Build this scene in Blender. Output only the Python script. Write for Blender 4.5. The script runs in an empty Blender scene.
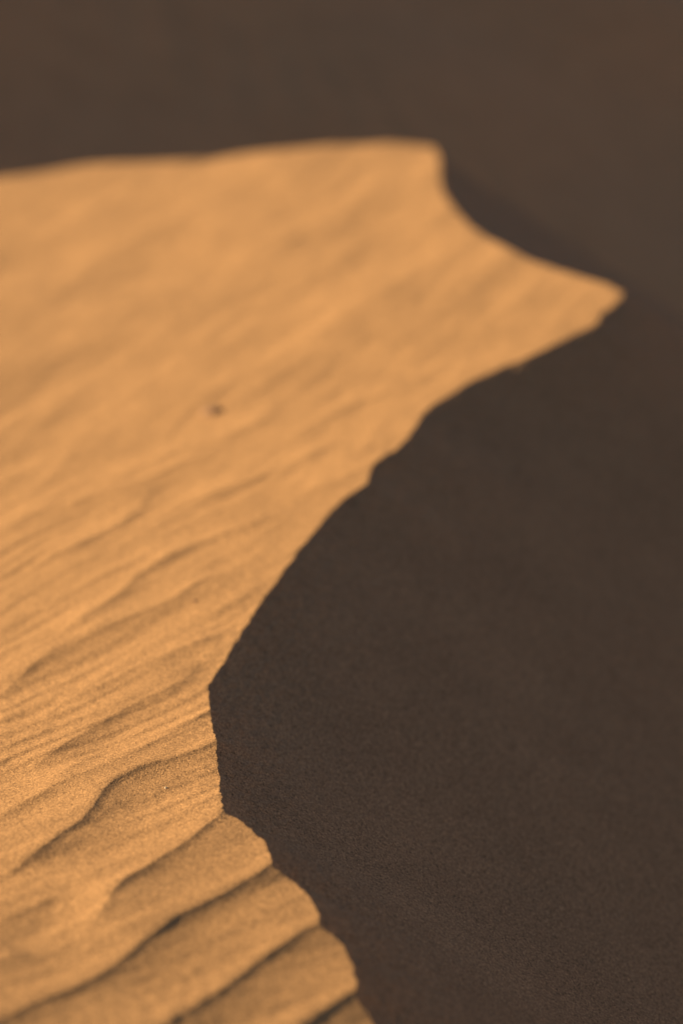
"""A wind-rippled sand dune with a winding brink at low sun, metres throughout."""
import math
import numpy as np

RNG_SEED = 7
# ---------------------------------------------------------------- dune plan
# The brink of the dune, walked from the foreground to the far end, and the
# lee edges of the larger wind ripples; ground coordinates in metres.
BRINK = [ (0.0774,2.0750), (0.0516,2.1647), (0.0307,2.2124), (0.0163,2.2464), (0.0154,2.2707), (0.0124,2.3098), (0.0049,2.3493), (-0.0072,2.3784), (-0.0228,2.3944), (-0.0252,2.4238), (-0.0346,2.4603), (-0.0512,2.4977), (-0.0678,2.5190), (-0.0822,2.5360), (-0.0829,2.5647), (-0.0924,2.6047), (-0.1105,2.6435), (-0.1274,2.6726), (-0.1440,2.6879), (-0.1479,2.7185), (-0.1523,2.7595), (-0.1568,2.8250), (-0.1627,2.8938), (-0.1703,2.9653), (-0.1781,3.0392), (-0.1838,3.0958), (-0.1862,3.1414), (-0.1800,3.1856), (-0.1649,3.2633), (-0.1503,3.3347), (-0.1312,3.4271), (-0.1093,3.5152), (-0.0895,3.6004), (-0.0719,3.6812), (-0.0485,3.7583), (-0.0227,3.8521), (0.0009,3.9175), (0.0250,3.9677), (0.0444,4.0042), (0.0483,4.0470), (0.0577,4.0945), (0.0799,4.1447), (0.1100,4.2065), (0.1343,4.2940), (0.1582,4.4012), (0.1890,4.4664), (0.2223,4.5252), (0.2607,4.5919), (0.2945,4.6325), (0.3332,4.6807), (0.3671,4.7076), (0.4025,4.7503), (0.4391,4.8005), (0.4776,4.8661), (0.5155,4.9159), (0.5375,4.9484), (0.5540,5.0287), (0.5768,5.0637), (0.5969,5.1109), (0.6132,5.1616), (0.6174,5.1994), (0.6026,5.2464), (0.5897,5.2928), (0.5572,5.3482), (0.5030,5.4524), (0.4433,5.5778), (0.3920,5.7311), (0.3415,5.9571), (0.3073,6.1875), (0.2825,6.4021), (0.2747,6.6150), (0.2811,6.8528), (0.2863,7.0640), (0.2818,7.1805), (0.2689,7.2359), (0.2369,7.2682), (0.1627,7.3245), (0.0566,7.3689), (-0.0353,7.3903), (-0.1276,7.3996), (-0.2360,7.4235), (-0.3442,7.4233), (-0.4520,7.4165), (-0.5627,7.4511), (-0.6904,7.4908), (-0.7871,7.5203), (-0.8761,7.4734), (-0.9617,7.4074), (-1.0529,7.3948) ]
RIPPLES = [
  (1.0, [ (0.0174,2.2567), (-0.0016,2.2315), (-0.0202,2.2003), (-0.0523,2.1534), (-0.0861,2.1030), (-0.1276,2.0427) ]),
  (1.0, [ (-0.0206,2.3969), (-0.0413,2.3741), (-0.0573,2.3497), (-0.0773,2.3206), (-0.0915,2.2946), (-0.1132,2.2507), (-0.1354,2.2116), (-0.1611,2.1764), (-0.2016,2.1211), (-0.2460,2.0659), (-0.2971,2.0068) ]),
  (1.0, [ (-0.0787,2.5388), (-0.0919,2.5122), (-0.1103,2.4803), (-0.1521,2.4292), (-0.1710,2.4078), (-0.1873,2.3843), (-0.2038,2.3539), (-0.2187,2.3218), (-0.2334,2.2810), (-0.2490,2.2543), (-0.2722,2.2245), (-0.2952,2.1992), (-0.3288,2.1572), (-0.3599,2.1137), (-0.3972,2.0691), (-0.4407,2.0154) ]),
  (1.0, [ (-0.1416,2.6909), (-0.1641,2.6294), (-0.1812,2.5950), (-0.2116,2.5383), (-0.2393,2.4934), (-0.2556,2.4576), (-0.2632,2.4178), (-0.2693,2.3768), (-0.2821,2.3411), (-0.2974,2.3227) ]),
  (0.65, [ (-0.3239,2.3102), (-0.3487,2.3026), (-0.3626,2.2792), (-0.3844,2.2475) ]),
  (0.5, [ (-0.3036,2.4718), (-0.3327,2.4294), (-0.3596,2.4035), (-0.3765,2.3808), (-0.3944,2.3527) ]),
  (1.0, [ (-0.1575,2.9210), (-0.1847,2.8895), (-0.2145,2.8653), (-0.2542,2.8422), (-0.2827,2.8007), (-0.2994,2.7619), (-0.2999,2.7157), (-0.3133,2.6652), (-0.3320,2.6251), (-0.3501,2.5853), (-0.3687,2.5457), (-0.3860,2.5092), (-0.4093,2.4552) ]),
  (0.75, [ (-0.1764,3.0315), (-0.2040,2.9922), (-0.2296,2.9523), (-0.2640,2.8996), (-0.3050,2.8482), (-0.3455,2.8041), (-0.3837,2.7528), (-0.4210,2.7043), (-0.4510,2.6579) ]),
  (0.4, [ (-0.3052,2.9195), (-0.3334,2.8730), (-0.3577,2.8334), (-0.3829,2.7976) ]),
  (0.75, [ (-0.2010,3.2568), (-0.2079,3.1997), (-0.2176,3.1709), (-0.2423,3.1376), (-0.2882,3.0811), (-0.3132,3.0359), (-0.3621,2.9573), (-0.4013,2.8637), (-0.4170,2.8153) ]),
  (0.7, [ (-0.1384,3.3757), (-0.2017,3.3245), (-0.2589,3.2747), (-0.2911,3.2383), (-0.3446,3.1624), (-0.4007,3.0945), (-0.4280,3.0563) ]),
  (0.55, [ (-0.3712,3.2002), (-0.4112,3.1484), (-0.4464,3.1036), (-0.4705,3.0646), (-0.4930,3.0295) ]),
  (0.7, [ (-0.3789,3.3925), (-0.4190,3.3452), (-0.4453,3.2904), (-0.4630,3.2333), (-0.4836,3.1603), (-0.5032,3.0997) ]),
  (0.8, [ (-0.1621,3.6316), (-0.2049,3.5924), (-0.2329,3.5547), (-0.2540,3.5162), (-0.2737,3.4867), (-0.3322,3.4301), (-0.3723,3.3868), (-0.4181,3.3369) ]),
  (0.45, [ (-0.0932,3.5552), (-0.1471,3.4871), (-0.2070,3.4234), (-0.2353,3.3897) ]),
  (0.75, [ (-0.2097,3.7846), (-0.2442,3.7487), (-0.2880,3.6915), (-0.3225,3.6339), (-0.3382,3.5737), (-0.3604,3.5219), (-0.3813,3.4799), (-0.4130,3.4292), (-0.4391,3.3906) ]),
  (0.5, [ (-0.2983,3.7443), (-0.3538,3.6808), (-0.4017,3.6229), (-0.4296,3.5845) ]),
  (0.5, [ (-0.3918,3.8661), (-0.4377,3.8168), (-0.4775,3.7675), (-0.5260,3.7176) ]),
  (0.6, [ (-0.3264,4.1371), (-0.3405,4.0614), (-0.3526,3.9916), (-0.3709,3.9194), (-0.3916,3.8821), (-0.4660,3.7843), (-0.4955,3.7379) ]),
  (0.6, [ (-0.1894,4.3169), (-0.2198,4.2859), (-0.2786,4.2425), (-0.3179,4.1980), (-0.4105,4.0899), (-0.5237,4.0485), (-0.5893,3.9424), (-0.6160,3.8866) ]),
  (0.7, [ (0.0157,4.2634), (-0.0137,4.2370), (-0.1138,4.1285), (-0.1622,4.0795), (-0.2084,4.0404), (-0.3015,3.9591) ]),
  (0.6, [ (-0.0707,3.9067), (-0.1072,3.8665), (-0.1698,3.8242), (-0.2339,3.7713), (-0.2654,3.7448), (-0.2950,3.6984), (-0.3249,3.6440) ]),
  (0.6, [ (0.0327,4.0698), (-0.0201,4.0177), (-0.0615,3.9790), (-0.1055,3.9360) ]),
  (0.5, [ (0.1567,4.6603), (0.0753,4.5526), (-0.0029,4.4605), (-0.0907,4.3303), (-0.1508,4.2781) ]),
  (0.5, [ (-0.0806,4.5151), (-0.1371,4.4517), (-0.2103,4.3680), (-0.2829,4.3156), (-0.3544,4.2700), (-0.4211,4.1872) ]),
  (0.4, [ (-0.4612,4.4167), (-0.5290,4.3358), (-0.5949,4.2600), (-0.6601,4.1960) ]),
]
SHADE_A = (0.328, 4.333); SHADE_B = (0.3535, 4.3145)
SUN_EL = 22.0; SUN_E = 5.0; SUN_C = (1.0, 0.84, 0.55)
SKY_AIR = 0.8; SKY_DUST = 0.6; SKY_OZ = 1.0; SKY_S = 0.05
FOCUS = 3.12; FSTOP = 1.75; EXPOSURE = 0.92
# the brink carries on past what is seen, towards the viewer and away to the left
BRINK = [(3.2, -9.0), (2.2, -4.5), (1.0, -1.2), (0.42, 0.6), (0.2, 1.5), (0.12, 1.85)] + BRINK + \
        [(-1.5, 7.40), (-2.3, 7.20), (-3.6, 6.95), (-6.0, 6.9), (-10.0, 6.6), (-16.0, 6.8)]
BRINK_CLOSED = BRINK + [(-70.0, 6.8), (-70.0, -9.0)]
REPOSE = 0.70                       # slope of the slip face

_rng = np.random.RandomState(RNG_SEED)
_perm = np.tile(_rng.permutation(256), 3)
_ang = _rng.rand(256) * 2 * np.pi
_gx, _gy = np.cos(_ang), np.sin(_ang)

def perlin(x, y):
    xi = np.floor(x).astype(np.int64); yi = np.floor(y).astype(np.int64)
    xf = x - xi; yf = y - yi
    xi &= 255; yi &= 255
    u = xf * xf * xf * (xf * (xf * 6 - 15) + 10)
    v = yf * yf * yf * (yf * (yf * 6 - 15) + 10)
    def g(ix, iy, fx, fy):
        h = _perm[_perm[ix] + iy]
        return _gx[h] * fx + _gy[h] * fy
    a = g(xi, yi, xf, yf); b = g(xi + 1, yi, xf - 1, yf)
    c = g(xi, yi + 1, xf, yf - 1); d = g(xi + 1, yi + 1, xf - 1, yf - 1)
    return ((a + u * (b - a)) * (1 - v) + (c + u * (d - c)) * v) * 1.5

def smooth(a, b, x):
    t = np.clip((x - a) / (b - a), 0, 1)
    return t * t * (3 - 2 * t)

def smax(a, b, k):
    h = np.clip(0.5 + 0.5 * (a - b) / k, 0, 1)
    return b + (a - b) * h + k * h * (1 - h)

def smin(a, b, k):
    return -smax(-a, -b, k)

def catmull(pts, n):
    p = np.array(pts); out = []
    q = np.vstack([2 * p[0] - p[1], p, 2 * p[-1] - p[-2]])
    for i in range(1, len(q) - 2):
        t = np.linspace(0, 1, n, endpoint=False)[:, None]
        a, b, c, d = q[i - 1], q[i], q[i + 1], q[i + 2]
        m1 = (c - a) * 0.42; m2 = (d - b) * 0.42
        out.append((2*t**3 - 3*t**2 + 1)*b + (t**3 - 2*t**2 + t)*m1 + (-2*t**3 + 3*t**2)*c + (t**3 - t**2)*m2)
    out.append(p[-1:])
    return np.vstack(out)

def poly_dist(x, y, pts, chunk=40000):
    """distance to an open polyline, index along it and the side (+1 right of travel)"""
    a = pts[:-1]; e = pts[1:] - a; L2 = (e * e).sum(1) + 1e-12
    seg_len = np.sqrt(L2); cum = np.concatenate([[0], np.cumsum(seg_len)])
    n = x.size; D = np.empty(n); S = np.empty(n); T = np.empty(n)
    for i in range(0, n, chunk):
        X = x[i:i+chunk, None]; Y = y[i:i+chunk, None]
        rx = X - a[:, 0]; ry = Y - a[:, 1]
        tt = (rx * e[:, 0] + ry * e[:, 1]) / L2
        t = np.clip(tt, 0, 1)
        dx = rx - t * e[:, 0]; dy = ry - t * e[:, 1]
        d2 = dx * dx + dy * dy
        j = d2.argmin(1); r = np.arange(len(j))
        D[i:i+chunk] = np.sqrt(d2[r, j])
        S[i:i+chunk] = np.sign(e[j, 1] * rx[r, j] - e[j, 0] * ry[r, j])
        T[i:i+chunk] = cum[j] + t[r, j] * seg_len[j]
    return D, S, T, cum[-1]

def inside(x, y, pts):
    p = np.array(pts); res = np.zeros(x.shape, bool)
    for (x1, y1), (x2, y2) in zip(p, np.roll(p, -1, 0)):
        if y1 == y2: continue
        c = (y1 > y) != (y2 > y)
        res ^= c & (x < (x2 - x1) * (y - y1) / (y2 - y1) + x1)
    return res

_fine = catmull(BRINK, 4)
_coarse = np.array(BRINK)[::2]
# a softened brink for the broad form of the slip face
_arc = np.concatenate([[0], np.cumsum(np.hypot(*np.diff(_fine, axis=0).T))])
_ss = np.concatenate([np.arange(0, _arc[-1], 0.06), [_arc[-1]]])
_rs = np.stack([np.interp(_ss, _arc, _fine[:, k]) for k in (0, 1)], 1)
_k = np.exp(-0.5 * (np.arange(-8, 9) / 2.2) ** 2); _k /= _k.sum()
_soft = np.stack([np.convolve(np.pad(_rs[:, k], 8, 'edge'), _k, 'valid') for k in (0, 1)], 1)
_soft_closed = [tuple(p) for p in _soft] + [(-70.0, 6.8), (-70.0, -9.0)]

def windward(x, y):
    z = 0.30 * np.tanh(x / 3.0) * (-1.3 + 2.3 * smooth(1.8, 3.4, y))
    return z

def undulation(x, y):
    w = smooth(1.2, 2.0, np.hypot(x, y))
    return w * (0.010 * perlin(x * 0.9 + 3.1, y * 0.6 + 7.7) + 0.006 * perlin(x * 2.1 + 1.7, y * 1.5 + 2.2))

CREST = np.array([0.70, 0.714])      # run of the ripple crests
LEE = np.array([0.714, -0.70])       # way the wind blows

def ripples(x, y, r):
    z = np.zeros_like(x)
    U = x * CREST[0] + y * CREST[1]; V = x * LEE[0] + y * LEE[1]
    for s, pts in RIPPLES:
        p = np.array(pts)
        pu = p @ CREST; pv = p @ LEE
        o = np.argsort(pu); pu = pu[o]; pv = pv[o]
        # a smooth run of the crest, lee offset against distance along it
        uu = np.linspace(pu[0], pu[-1], max(16, int((pu[-1] - pu[0]) / 0.004)))
        vv = np.interp(uu, pu, pv)
        kk = np.exp(-0.5 * (np.arange(-12, 13) / 4.2) ** 2); kk /= kk.sum()
        vv = np.convolve(np.pad(vv, 12, 'reflect', reflect_type='odd'), kk, 'valid')
        m = np.where((U > pu[0] - 0.02) & (U < pu[-1] + 0.10) & (V > vv.min() - 0.3) & (V < vv.max() + 0.2))[0]
        if not len(m): continue
        um = U[m]
        at_brink = np.min(np.hypot(*(np.array(BRINK) - p[0]).T)) < 0.03
        wob = 0.0016 * perlin(um * 14 + 60 * s, V[m] * 6) + 0.0016 * perlin(um * 42, V[m] * 18 + 30 * s)
        d = (V[m] - np.interp(um, uu, vv)) / np.sqrt(1 + np.interp(um, uu, np.gradient(vv, uu)) ** 2) + wob
        L = pu[-1] - pu[0]; f = min(0.10, L * 0.4)
        taper = smooth(pu[0], pu[0] + (f * 1.5 if at_brink else f), um)
        if not at_brink:
            taper = taper * (1 - smooth(pu[-1] - f, pu[-1], um))
        st = smooth(0.6, 1.0, s)           # strong ripples have a steep lee, faint ones a soft one
        h = RIP_H * s * (0.54 + 0.46 * st) * (1 + 0.05 * perlin(um * 9 + 7 * s, um * 0 + 3.3))
        wl = 0.014 - 0.004 * st
        run = 0.085 + 0.045 * st
        up = np.clip(1 + np.minimum(d + 0.003, 0) / run, 0, 1) ** 1.6
        up = up - 0.10 * np.exp(-(d / 0.007) ** 2)          # the lip is worn round
        dn = 0.15 * (1 - smooth(-0.004, wl, d)) + 0.85 * np.exp(-np.maximum(d + 0.002, 0) / (0.018 + 0.023 * st))
        tr = 0.0
        z[m] += h * taper * (up * dn + tr)
    # finer secondary ripples; their crests swing round with distance
    T = 1.05 + 0.5 * (np.clip(y, 1.2, 14.0) - 2.5)
    u = U; v = 0.714 * (x - 2 * np.log(T))
    def saw(ph, k):
        fr = ph - np.floor(ph)
        w = np.where(fr < k, fr / k, (1 - fr) / (1 - k))
        return w * w * (3 - 2 * w)
    wob = 0.020 * perlin(u * 3.1 + 5, v * 7 + 1) + 0.05 * perlin(u * 1.1, v * 2 + 9) + 0.004 * perlin(u * 11, v * 20)
    amp = smooth(-0.20, 0.45, perlin(u * 1.8 + 11, v * 6.5 + 4))
    near = smooth(2.5, 2.9, r) * (1 - smooth(3.8, 5.0, r)) + 0.35 * (1 - smooth(2.5, 2.9, r))
    z += 0.0012 * near * amp * saw((v + wob) / 0.033, 0.70)
    amp = smooth(-0.10, 0.5, perlin(u * 2.2 + 81, v * 9 + 64))
    z += 0.00035 * near * amp * saw((v + 0.8 * wob) / 0.021, 0.68)
    amp = smooth(-0.15, 0.5, perlin(u * 1.3 + 51, v * 4.5 + 24))
    mid = smooth(2.9, 3.6, r) * (1 - smooth(4.5, 5.8, r))
    z += 0.0011 * mid * amp * saw((v + 1.3 * wob) / 0.062, 0.62)
    amp = smooth(-0.25, 0.5, perlin(u * 0.9 + 31, v * 3.0 + 14))
    far = smooth(3.9, 5.2, r)
    z += 0.0020 * far * amp * saw((v + 1.6 * wob) / 0.11, 0.72)
    z += far * (0.006 * perlin(u * 1.1 + 7, v * 3.8 + 5) + 0.0035 * perlin(u * 2.2 + 1, v * 8.5 + 12))
    side = np.maximum(smooth(-0.62, -0.95, x) * (1 - smooth(3.8, 5.0, r)), (1 - smooth(1.95, 2.25, y)) * smooth(-0.05, -0.3, x))
    amp = smooth(-0.45, 0.3, perlin(u * 0.9 + 71, v * 2.2 + 34))
    z += 0.0075 * side * amp * saw((v + 1.2 * wob) / 0.092, 0.76)
    # streaks combed out along the crests
    z += 0.0024 * perlin(u * 2.2 + 40, v * 8 + 3) + 0.0016 * perlin(u * 5 + 2, v * 22 + 8)
    z += 0.0007 * perlin(u * 13, v * 44) + 0.0005 * perlin(x * 60, y * 60) * smooth(-0.3, 0.4, perlin(x * 4, y * 4 + 9))
    return z

RIP_H = 0.0124

_GX = np.arange(-20.0, 8.0, 0.03); _GY = np.arange(-9.0, 14.0, 0.03)
def _lattice():
    gx, gy = np.meshgrid(_GX, _GY)
    x = gx.ravel(); y = gy.ravel()
    d, _, _, _ = poly_dist(x, y, _soft[::2])
    d = np.where(inside(x, y, _soft_closed), -d, d).reshape(gx.shape)
    k = np.exp(-0.5 * (np.arange(-12, 13) / 4.5) ** 2); k /= k.sum()
    b = np.pad(d, 12, 'edge')
    b = sum(w * b[i:i + d.shape[0], :] for i, w in enumerate(k))
    b = sum(w * b[:, i:i + d.shape[1]] for i, w in enumerate(k))
    return d, b
_LD, _LB = _lattice()

def _sample(a, x, y):
    fx = np.clip((x - _GX[0]) / 0.03, 0, len(_GX) - 1.001); fy = np.clip((y - _GY[0]) / 0.03, 0, len(_GY) - 1.001)
    i = fx.astype(int); j = fy.astype(int); fx -= i; fy -= j
    return (a[j, i] * (1 - fx) + a[j, i + 1] * fx) * (1 - fy) + (a[j + 1, i] * (1 - fx) + a[j + 1, i + 1] * fx) * fy

def brink_sdf(x, y, r):
    """signed distance to the brink, + on the slip-face side: true near it, smoothed further down"""
    ds = _sample(_LD, x, y); db = _sample(_LB, x, y)
    far = (x < -19) | (x > 7.9) | (y < -8.9) | (y > 13.9)
    df = ds.copy()
    df[far & (y < 6) & (x < 3)] = -5.0
    df[far & ~((y < 6) & (x < 3))] = 5.0
    db[far] = df[far]
    m = np.where((np.abs(ds) < 0.42) & (r < 12) & ~far)[0]
    D, S, T, L = poly_dist(x[m], y[m], _fine)
    D = np.where(inside(x[m], y[m], [tuple(p) for p in _fine] + [(-70.0, 6.8), (-70.0, -9.0)]), -D, D)
    # crumbling edge
    D += 0.0024 * perlin(x[m] * 38, y[m] * 38) + 0.0016 * perlin(x[m] * 110, y[m] * 110)
    df[m] = D
    k = np.exp(-(np.maximum(df, 0) / 0.15) ** 2) * (1 - smooth(0.25, 0.41, np.abs(ds)))
    dm = db + (df - db) * k
    return df, dm

def shoulder(x, y):
    """the steeper fall where the slip face turns away behind the far bay"""
    return 0.012 - 0.70 * (x - 0.33) - 0.305 * (y - 7.03) + 0.02 * perlin(x * 1.5, y * 1.5)

def floor_height(x, y):
    return -2.2 + 0.08 * perlin(x * 0.5, y * 0.5)

def far_dune(x, y):
    s = (x + 1.3) * 0.9 - (y - 8.45) * 0.436
    t = (x + 1.3) * 0.436 + (y - 8.45) * 0.9
    zb = -0.42
    wob = 0.25 * perlin(t * 0.35 + 4, s * 0.2 + 6)
    top = 1.05 + 0.22 * np.clip(t, -3, 12) * 0.6
    q = s + wob
    slip = zb - 0.60 * q
    back = zb + top + 0.12 * (q + top / 0.45)
    z = smin(slip, back, 0.04)
    v = s; u = t
    z = z + 0.09 * perlin(u * 0.45 + 2.4, v * 0.8 + 1.2) + 0.006 * perlin(u * 1.2, v * 2.3) + 0.0042 * np.sin((v * 0.75 + u * 0.66) / 0.15 * 6.283 / 1.6 + 2.5 * perlin(u * 0.8, v * 0.8 + 3)) * smooth(-.3, .4, perlin(u * .5 + 9, v * .5))
    return z

def terrain(x, y):
    """heights and the piece each point belongs to: 0 windward, 1 slip, 2 far dune, 3 ground"""
    r = np.hypot(x, y)
    df, dm = brink_sdf(x, y, r)
    W = windward(x, y) + undulation(x, y)
    rip = np.zeros_like(x)
    m = np.where((r < 13) & (df < 0.30) & (r > 1.0))[0]
    rip[m] = ripples(x[m], y[m], r[m])
    rip *= smooth(1.0, 1.7, r) * (1 - smooth(10, 13, r))
    decay = np.exp(-np.maximum(df, 0) / 0.03)
    e = np.maximum(df, 0)
    out = np.where(df > 0, np.maximum(dm, 0.3 * e), 0)
    near = W + rip * decay - REPOSE * out + np.where(df > 0, 0.004 * perlin(x * 3, y * 3) * smooth(0, .2, e), 0)
    near = np.where(df > 0, np.minimum(near, smin(near, np.where((y > 5.0) & (x > 0.1), shoulder(x, y), 9.0), 0.03)), near)
    fl = np.minimum(floor_height(x, y), W - 0.22 + 0.3 * np.maximum(df - 0.3, 0))
    fd = np.minimum(far_dune(x, y), W - 0.30 + 0.62 * np.maximum(df - 0.3, 0))
    fd = fd - 3 * (1 - smooth(6.2, 7.6, y + 0.15 * x)) 
    base = smax(fd, fl, 0.15)
    z = np.where(df > 0, smax(near, base, 0.06) , near)
    lim = smooth(0.0, 0.12, e)
    z = np.where(df > 0, near + (z - near) * lim, z)
    # the dune field beyond
    big = smooth(22, 70, r)
    z = z + big * (2.2 * perlin(x / 47 + 3, y / 38 + 8) + 3.5 * perlin(x / 130, y / 110 + 2))
    kind = np.full(x.shape, 3, np.int8)
    kind[(df <= 0) & (r < 14)] = 0
    kind[(df > 0) & (near >= base) & (r < 14)] = 1
    kind[(df > 0) & (near < base) & (fd > fl) & (r < 30)] = 2
    return z, kind, df
import bpy

sc = bpy.context.scene
col = sc.collection
R = math.radians

# ---------------------------------------------------------------- the sheet of sand
def angles():
    a = list(np.arange(-0.175, 0.200, 0.00042))
    st = 0.0006; v = a[-1]
    right = []
    while v < math.pi - 0.02:
        st = min(st * 1.06, 0.05); v += st; right.append(v)
    st = 0.0006; v = a[0]
    left = []
    while v > -math.pi + 0.02:
        st = min(st * 1.06, 0.05); v -= st; left.append(v)
    return np.array(left[::-1] + a + right)

def radii():
    P = R(18.6); f = 85 / 36 * 1024
    py = np.arange(1075, 118, -0.8)
    ang = P + np.arctan((py - 512) / f)
    seen = 1.3 / np.tan(ang)                # fine rows where the sheet is seen
    a = list(np.geomspace(0.04, seen[0] - 0.01, 46))
    r = seen[-1]; st = seen[-1] - seen[-2]; b = []
    while r < 900:
        st = st * (1.012 if r < 22 else 1.09); r += st; b.append(r)
    return np.array(a + list(seen) + b)

th = angles(); rr = radii()
TH, RR = np.meshgrid(th, rr)
X = (np.sin(TH) * RR).ravel(); Y = (np.cos(TH) * RR).ravel()
Z, KIND, DF = terrain(X, Y)
nr, nc = len(rr), len(th)
idx = np.arange(nr * nc).reshape(nr, nc)
q = np.stack([idx[:-1, :-1], idx[:-1, 1:], idx[1:, 1:], idx[1:, :-1]], -1).reshape(-1, 4)
seam = np.stack([idx[:-1, -1], idx[:-1, 0], idx[1:, 0], idx[1:, -1]], -1)
q = np.vstack([q, seam])[:, ::-1]
# one face's piece: the commonest among its corners, the windward side taken at the brink
kq = KIND[q]
fk = np.where((kq == 0).sum(1) >= 2, 0, kq.max(1))
fk = np.where(((kq == 1).sum(1) >= 2) & (fk != 0), 1, fk)
V = np.stack([X, Y, Z], 1)
# vertex normals of the whole sheet, so the pieces shade as one surface
def piece(name, sel, mat, parent=None, extra=None):
    f = q[sel]
    used, inv = np.unique(f, return_inverse=True)
    f = inv.reshape(-1, 4).astype(np.int32)
    v = V[used].astype(np.float32)
    me = bpy.data.meshes.new(name)
    me.vertices.add(len(v)); me.vertices.foreach_set('co', v.ravel())
    me.loops.add(f.size); me.loops.foreach_set('vertex_index', f.ravel())
    me.polygons.add(len(f))
    me.polygons.foreach_set('loop_start', np.arange(0, f.size, 4, dtype=np.int32))
    me.polygons.foreach_set('use_smooth', np.ones(len(f), bool))
    me.update(calc_edges=True)
    me.materials.append(mat)
    o = bpy.data.objects.new(name, me); col.objects.link(o)
    if parent: o.parent = parent
    return o

def tag(o, label, cat, kind=None, group=None):
    o['label'] = label; o['category'] = cat
    if kind: o['kind'] = kind
    if group: o['group'] = group

# ---------------------------------------------------------------- materials
def sand(name, base, grain=1.0):
    m = bpy.data.materials.new(name); m.use_nodes = True
    nt = m.node_tree; N = nt.nodes; N.clear()
    out = N.new('ShaderNodeOutputMaterial'); b = N.new('ShaderNodeBsdfPrincipled')
    nt.links.new(b.outputs[0], out.inputs[0])
    b.inputs['Roughness'].default_value = 0.9
    b.inputs['Specular IOR Level'].default_value = 0.15
    tc = N.new('ShaderNodeTexCoord')
    vo = N.new('ShaderNodeTexVoronoi'); vo.inputs['Scale'].default_value = 500
    nt.links.new(tc.outputs['Object'], vo.inputs['Vector'])
    sep = N.new('ShaderNodeSeparateColor'); nt.links.new(vo.outputs['Color'], sep.inputs[0])
    ramp = N.new('ShaderNodeValToRGB'); cr = ramp.color_ramp
    cr.elements[0].position = 0.0; cr.elements[0].color = [c * (1 - 0.55 * grain) for c in base] + [1]
    cr.elements[1].position = 1.0; cr.elements[1].color = [min(1, c * (1 + 0.55 * grain)) for c in base] + [1]
    e = cr.elements.new(0.12); e.color = [c * (1 - 0.24 * grain) for c in base] + [1]
    e = cr.elements.new(0.88); e.color = [c * (1 + 0.22 * grain) for c in base] + [1]
    nt.links.new(sep.outputs[0], ramp.inputs[0])
    # broad drift of colour where coarser and finer sand has sorted
    n2 = N.new('ShaderNodeTexNoise'); n2.inputs['Scale'].default_value = 5; n2.inputs['Detail'].default_value = 5
    nt.links.new(tc.outputs['Object'], n2.inputs['Vector'])
    mp = N.new('ShaderNodeMapRange'); mp.inputs[1].default_value = 0.3; mp.inputs[2].default_value = 0.7
    mp.inputs[3].default_value = 0.93; mp.inputs[4].default_value = 1.07
    nt.links.new(n2.outputs['Fac'], mp.inputs[0])
    mul = N.new('ShaderNodeVectorMath'); mul.operation = 'SCALE'
    nt.links.new(ramp.outputs[0], mul.inputs[0]); nt.links.new(mp.outputs[0], mul.inputs['Scale'])
    nt.links.new(mul.outputs[0], b.inputs['Base Color'])
    n3 = N.new('ShaderNodeTexNoise'); n3.inputs['Scale'].default_value = 380; n3.inputs['Detail'].default_value = 3
    nt.links.new(tc.outputs['Object'], n3.inputs['Vector'])
    bp = N.new('ShaderNodeBump'); bp.inputs['Strength'].default_value = 1.0
    bp.inputs['Distance'].default_value = 0.0010 * grain
    nt.links.new(n3.outputs['Fac'], bp.inputs['Height'])
    nt.links.new(bp.outputs[0], b.inputs['Normal'])
    return m

SAND = sand('rippled_sand', (0.43, 0.219, 0.087))
SLIP_SHADE = sand('slip_sand_shade_tone', (0.395, 0.206, 0.094), 1.35)  # sand colour darkened to paint deeper shade into the slip face
FARSAND_BOUNCE = sand('far_sand_bounce_tone', (0.545, 0.270, 0.116), 0.5)  # sand colour lightened, standing in for bounce light on the shaded far slope

dune = bpy.data.objects.new('sand_dune', None); col.objects.link(dune)
tag(dune, 'sunlit orange sand dune with winding sharp crest and rippled windward side', 'sand dune', 'structure')
w = piece('windward_face', fk == 0, SAND, dune); w['label'] = 'sunlit golden sand combed into wind ripples'
s = piece('slip_face', fk == 1, SLIP_SHADE, dune); s['label'] = 'smooth dark brown sand in shade falling away to the right'
d = piece('distant_dune', fk == 2, FARSAND_BOUNCE)
tag(d, 'blurred brown slope of shaded sand rising behind the sunlit dune', 'sand dune', 'structure')
g = piece('ground', fk == 3, FARSAND_BOUNCE)
tag(g, 'shaded sand floor at the foot of the dunes', 'ground', 'structure')

# ---------------------------------------------------------------- small stones on the sand
def stone_material(name, c):
    m = bpy.data.materials.new(name); m.use_nodes = True
    nt = m.node_tree; b = nt.nodes['Principled BSDF']; b.inputs['Roughness'].default_value = 0.8
    n = nt.nodes.new('ShaderNodeTexNoise'); n.inputs['Scale'].default_value = 260; n.inputs['Detail'].default_value = 6
    tc = nt.nodes.new('ShaderNodeTexCoord'); nt.links.new(tc.outputs['Object'], n.inputs['Vector'])
    r = nt.nodes.new('ShaderNodeValToRGB')
    r.color_ramp.elements[0].position = .3; r.color_ramp.elements[0].color = (c[0]*.6, c[1]*.6, c[2]*.6, 1)
    r.color_ramp.elements[1].position = .7; r.color_ramp.elements[1].color = (c[0]*1.3, c[1]*1.3, c[2]*1.3, 1)
    nt.links.new(n.outputs['Fac'], r.inputs[0]); nt.links.new(r.outputs[0], b.inputs['Base Color'])
    bp = nt.nodes.new('ShaderNodeBump'); bp.inputs['Distance'].default_value = .0006
    nt.links.new(n.outputs['Fac'], bp.inputs['Height']); nt.links.new(bp.outputs[0], b.inputs['Normal'])
    return m

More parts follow.
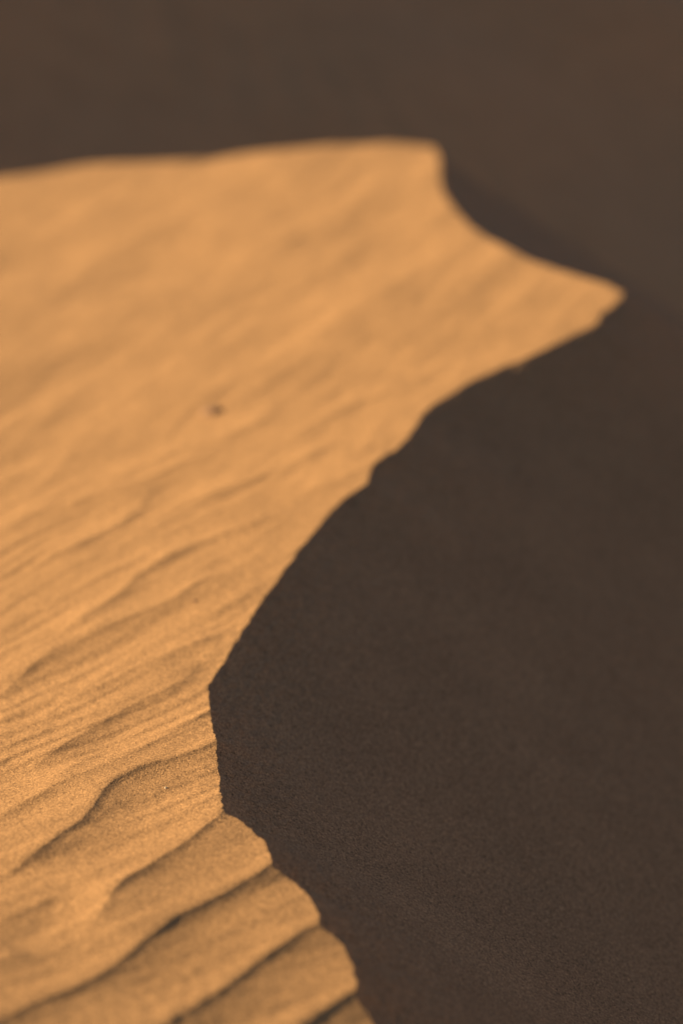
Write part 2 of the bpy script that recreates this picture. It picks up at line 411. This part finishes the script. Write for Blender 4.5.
import bmesh
def pebble(x, y, size, seed, mat, label, sink=0.35, stretch=(1, .75, .6), yaw=0.0, name='pebble'):
    i = np.argmin((X - x) ** 2 + (Y - y) ** 2); z = Z[i]
    rs = np.random.RandomState(seed)
    bm = bmesh.new(); bmesh.ops.create_icosphere(bm, subdivisions=4, radius=size / 2)
    dirs = rs.normal(size=(9, 3)); dirs /= np.linalg.norm(dirs, axis=1)[:, None]
    cut = size / 2 * rs.uniform(.72, .95, 9)
    for v in bm.verts:
        c = np.array(v.co)
        for dd, k in zip(dirs, cut):             # worn flat facets
            e = c @ dd - k
            if e > 0: c = c - dd * e * .85
        c *= np.array(stretch)
        ph = c / size * 9
        c *= 1 + .05 * math.sin(ph[0] * 1.3 + seed) * math.sin(ph[1] * 1.7) + .03 * math.sin(ph[2] * 3.1 + seed * 2)
        v.co = c
    me = bpy.data.meshes.new(name); bm.to_mesh(me); bm.free()
    me.polygons.foreach_set('use_smooth', np.ones(len(me.polygons), bool))
    me.materials.append(mat)
    o = bpy.data.objects.new(name, me); col.objects.link(o)
    o.location = (x, y, z + size * stretch[2] * (.5 - sink)); o.rotation_euler = (0.1, -0.15, yaw)
    tag(o, label, 'pebble')
    return o

DARK = stone_material('brown_stone', (0.16, 0.085, 0.04))
BROWN = stone_material('light_brown_stone', (0.37, 0.185, 0.08))
pebble(-0.2545, 4.55, 0.046, 3, BROWN, 'blurred brown pebble alone in the middle of the sunlit slope', sink=.45, stretch=(1, .8, .42), yaw=.6)
pebble(-0.2262, 3.494, 0.008, 5, BROWN, 'tiny brown pebble just below a ripple edge on the sunlit slope', yaw=1.2)
pebble(-0.2215, 2.778, 0.0045, 8, stone_material('pale_stone', (.55, .40, .24)), 'pale sand-coloured speck of stone on the sharp foreground ripple', yaw=.2)
pebble(*SHADE_A, 0.012, 21, DARK, 'faint dark pebble in the shaded slip face, the upper left of a pair', yaw=.2)
pebble(*SHADE_B, 0.009, 22, DARK, 'faint dark pebble in the shaded slip face, the lower right of a pair', yaw=.9)

# ---------------------------------------------------------------- light
AZ = (-0.995, 0.10); EL = R(SUN_EL)
S = np.array([AZ[0] * math.cos(EL), AZ[1] * math.cos(EL), math.sin(EL)])
from mathutils import Vector
sun = bpy.data.lights.new('sun', 'SUN'); sun.energy = SUN_E; sun.angle = R(0.53); sun.color = SUN_C
so = bpy.data.objects.new('sun', sun); col.objects.link(so)
so.rotation_euler = Vector(S).to_track_quat('Z', 'Y').to_euler()
wd = bpy.data.worlds.new('World'); sc.world = wd; wd.use_nodes = True
nt = wd.node_tree; bg = nt.nodes['Background']
sky = nt.nodes.new('ShaderNodeTexSky'); sky.sky_type = 'NISHITA'; sky.sun_disc = False
sky.sun_elevation = EL; sky.sun_rotation = math.atan2(AZ[0], AZ[1])
sky.air_density = SKY_AIR; sky.dust_density = SKY_DUST; sky.ozone_density = SKY_OZ; sky.altitude = 300
nt.links.new(sky.outputs[0], bg.inputs[0]); bg.inputs[1].default_value = SKY_S

# ---------------------------------------------------------------- camera
cam = bpy.data.cameras.new('camera'); co = bpy.data.objects.new('camera', cam); col.objects.link(co)
co.location = (0, 0, 1.3); co.rotation_euler = (R(90 - 18.6), 0, 0)
cam.sensor_fit = 'VERTICAL'; cam.sensor_height = 36; cam.sensor_width = 24; cam.lens = 85
cam.clip_start = 0.05; cam.clip_end = 3000
cam.dof.use_dof = True; cam.dof.focus_distance = FOCUS; cam.dof.aperture_fstop = FSTOP
cam.dof.aperture_blades = 0
sc.camera = co
sc.view_settings.view_transform = 'Standard'; sc.view_settings.look = 'None'
sc.view_settings.exposure = EXPOSURE; sc.view_settings.gamma = 1
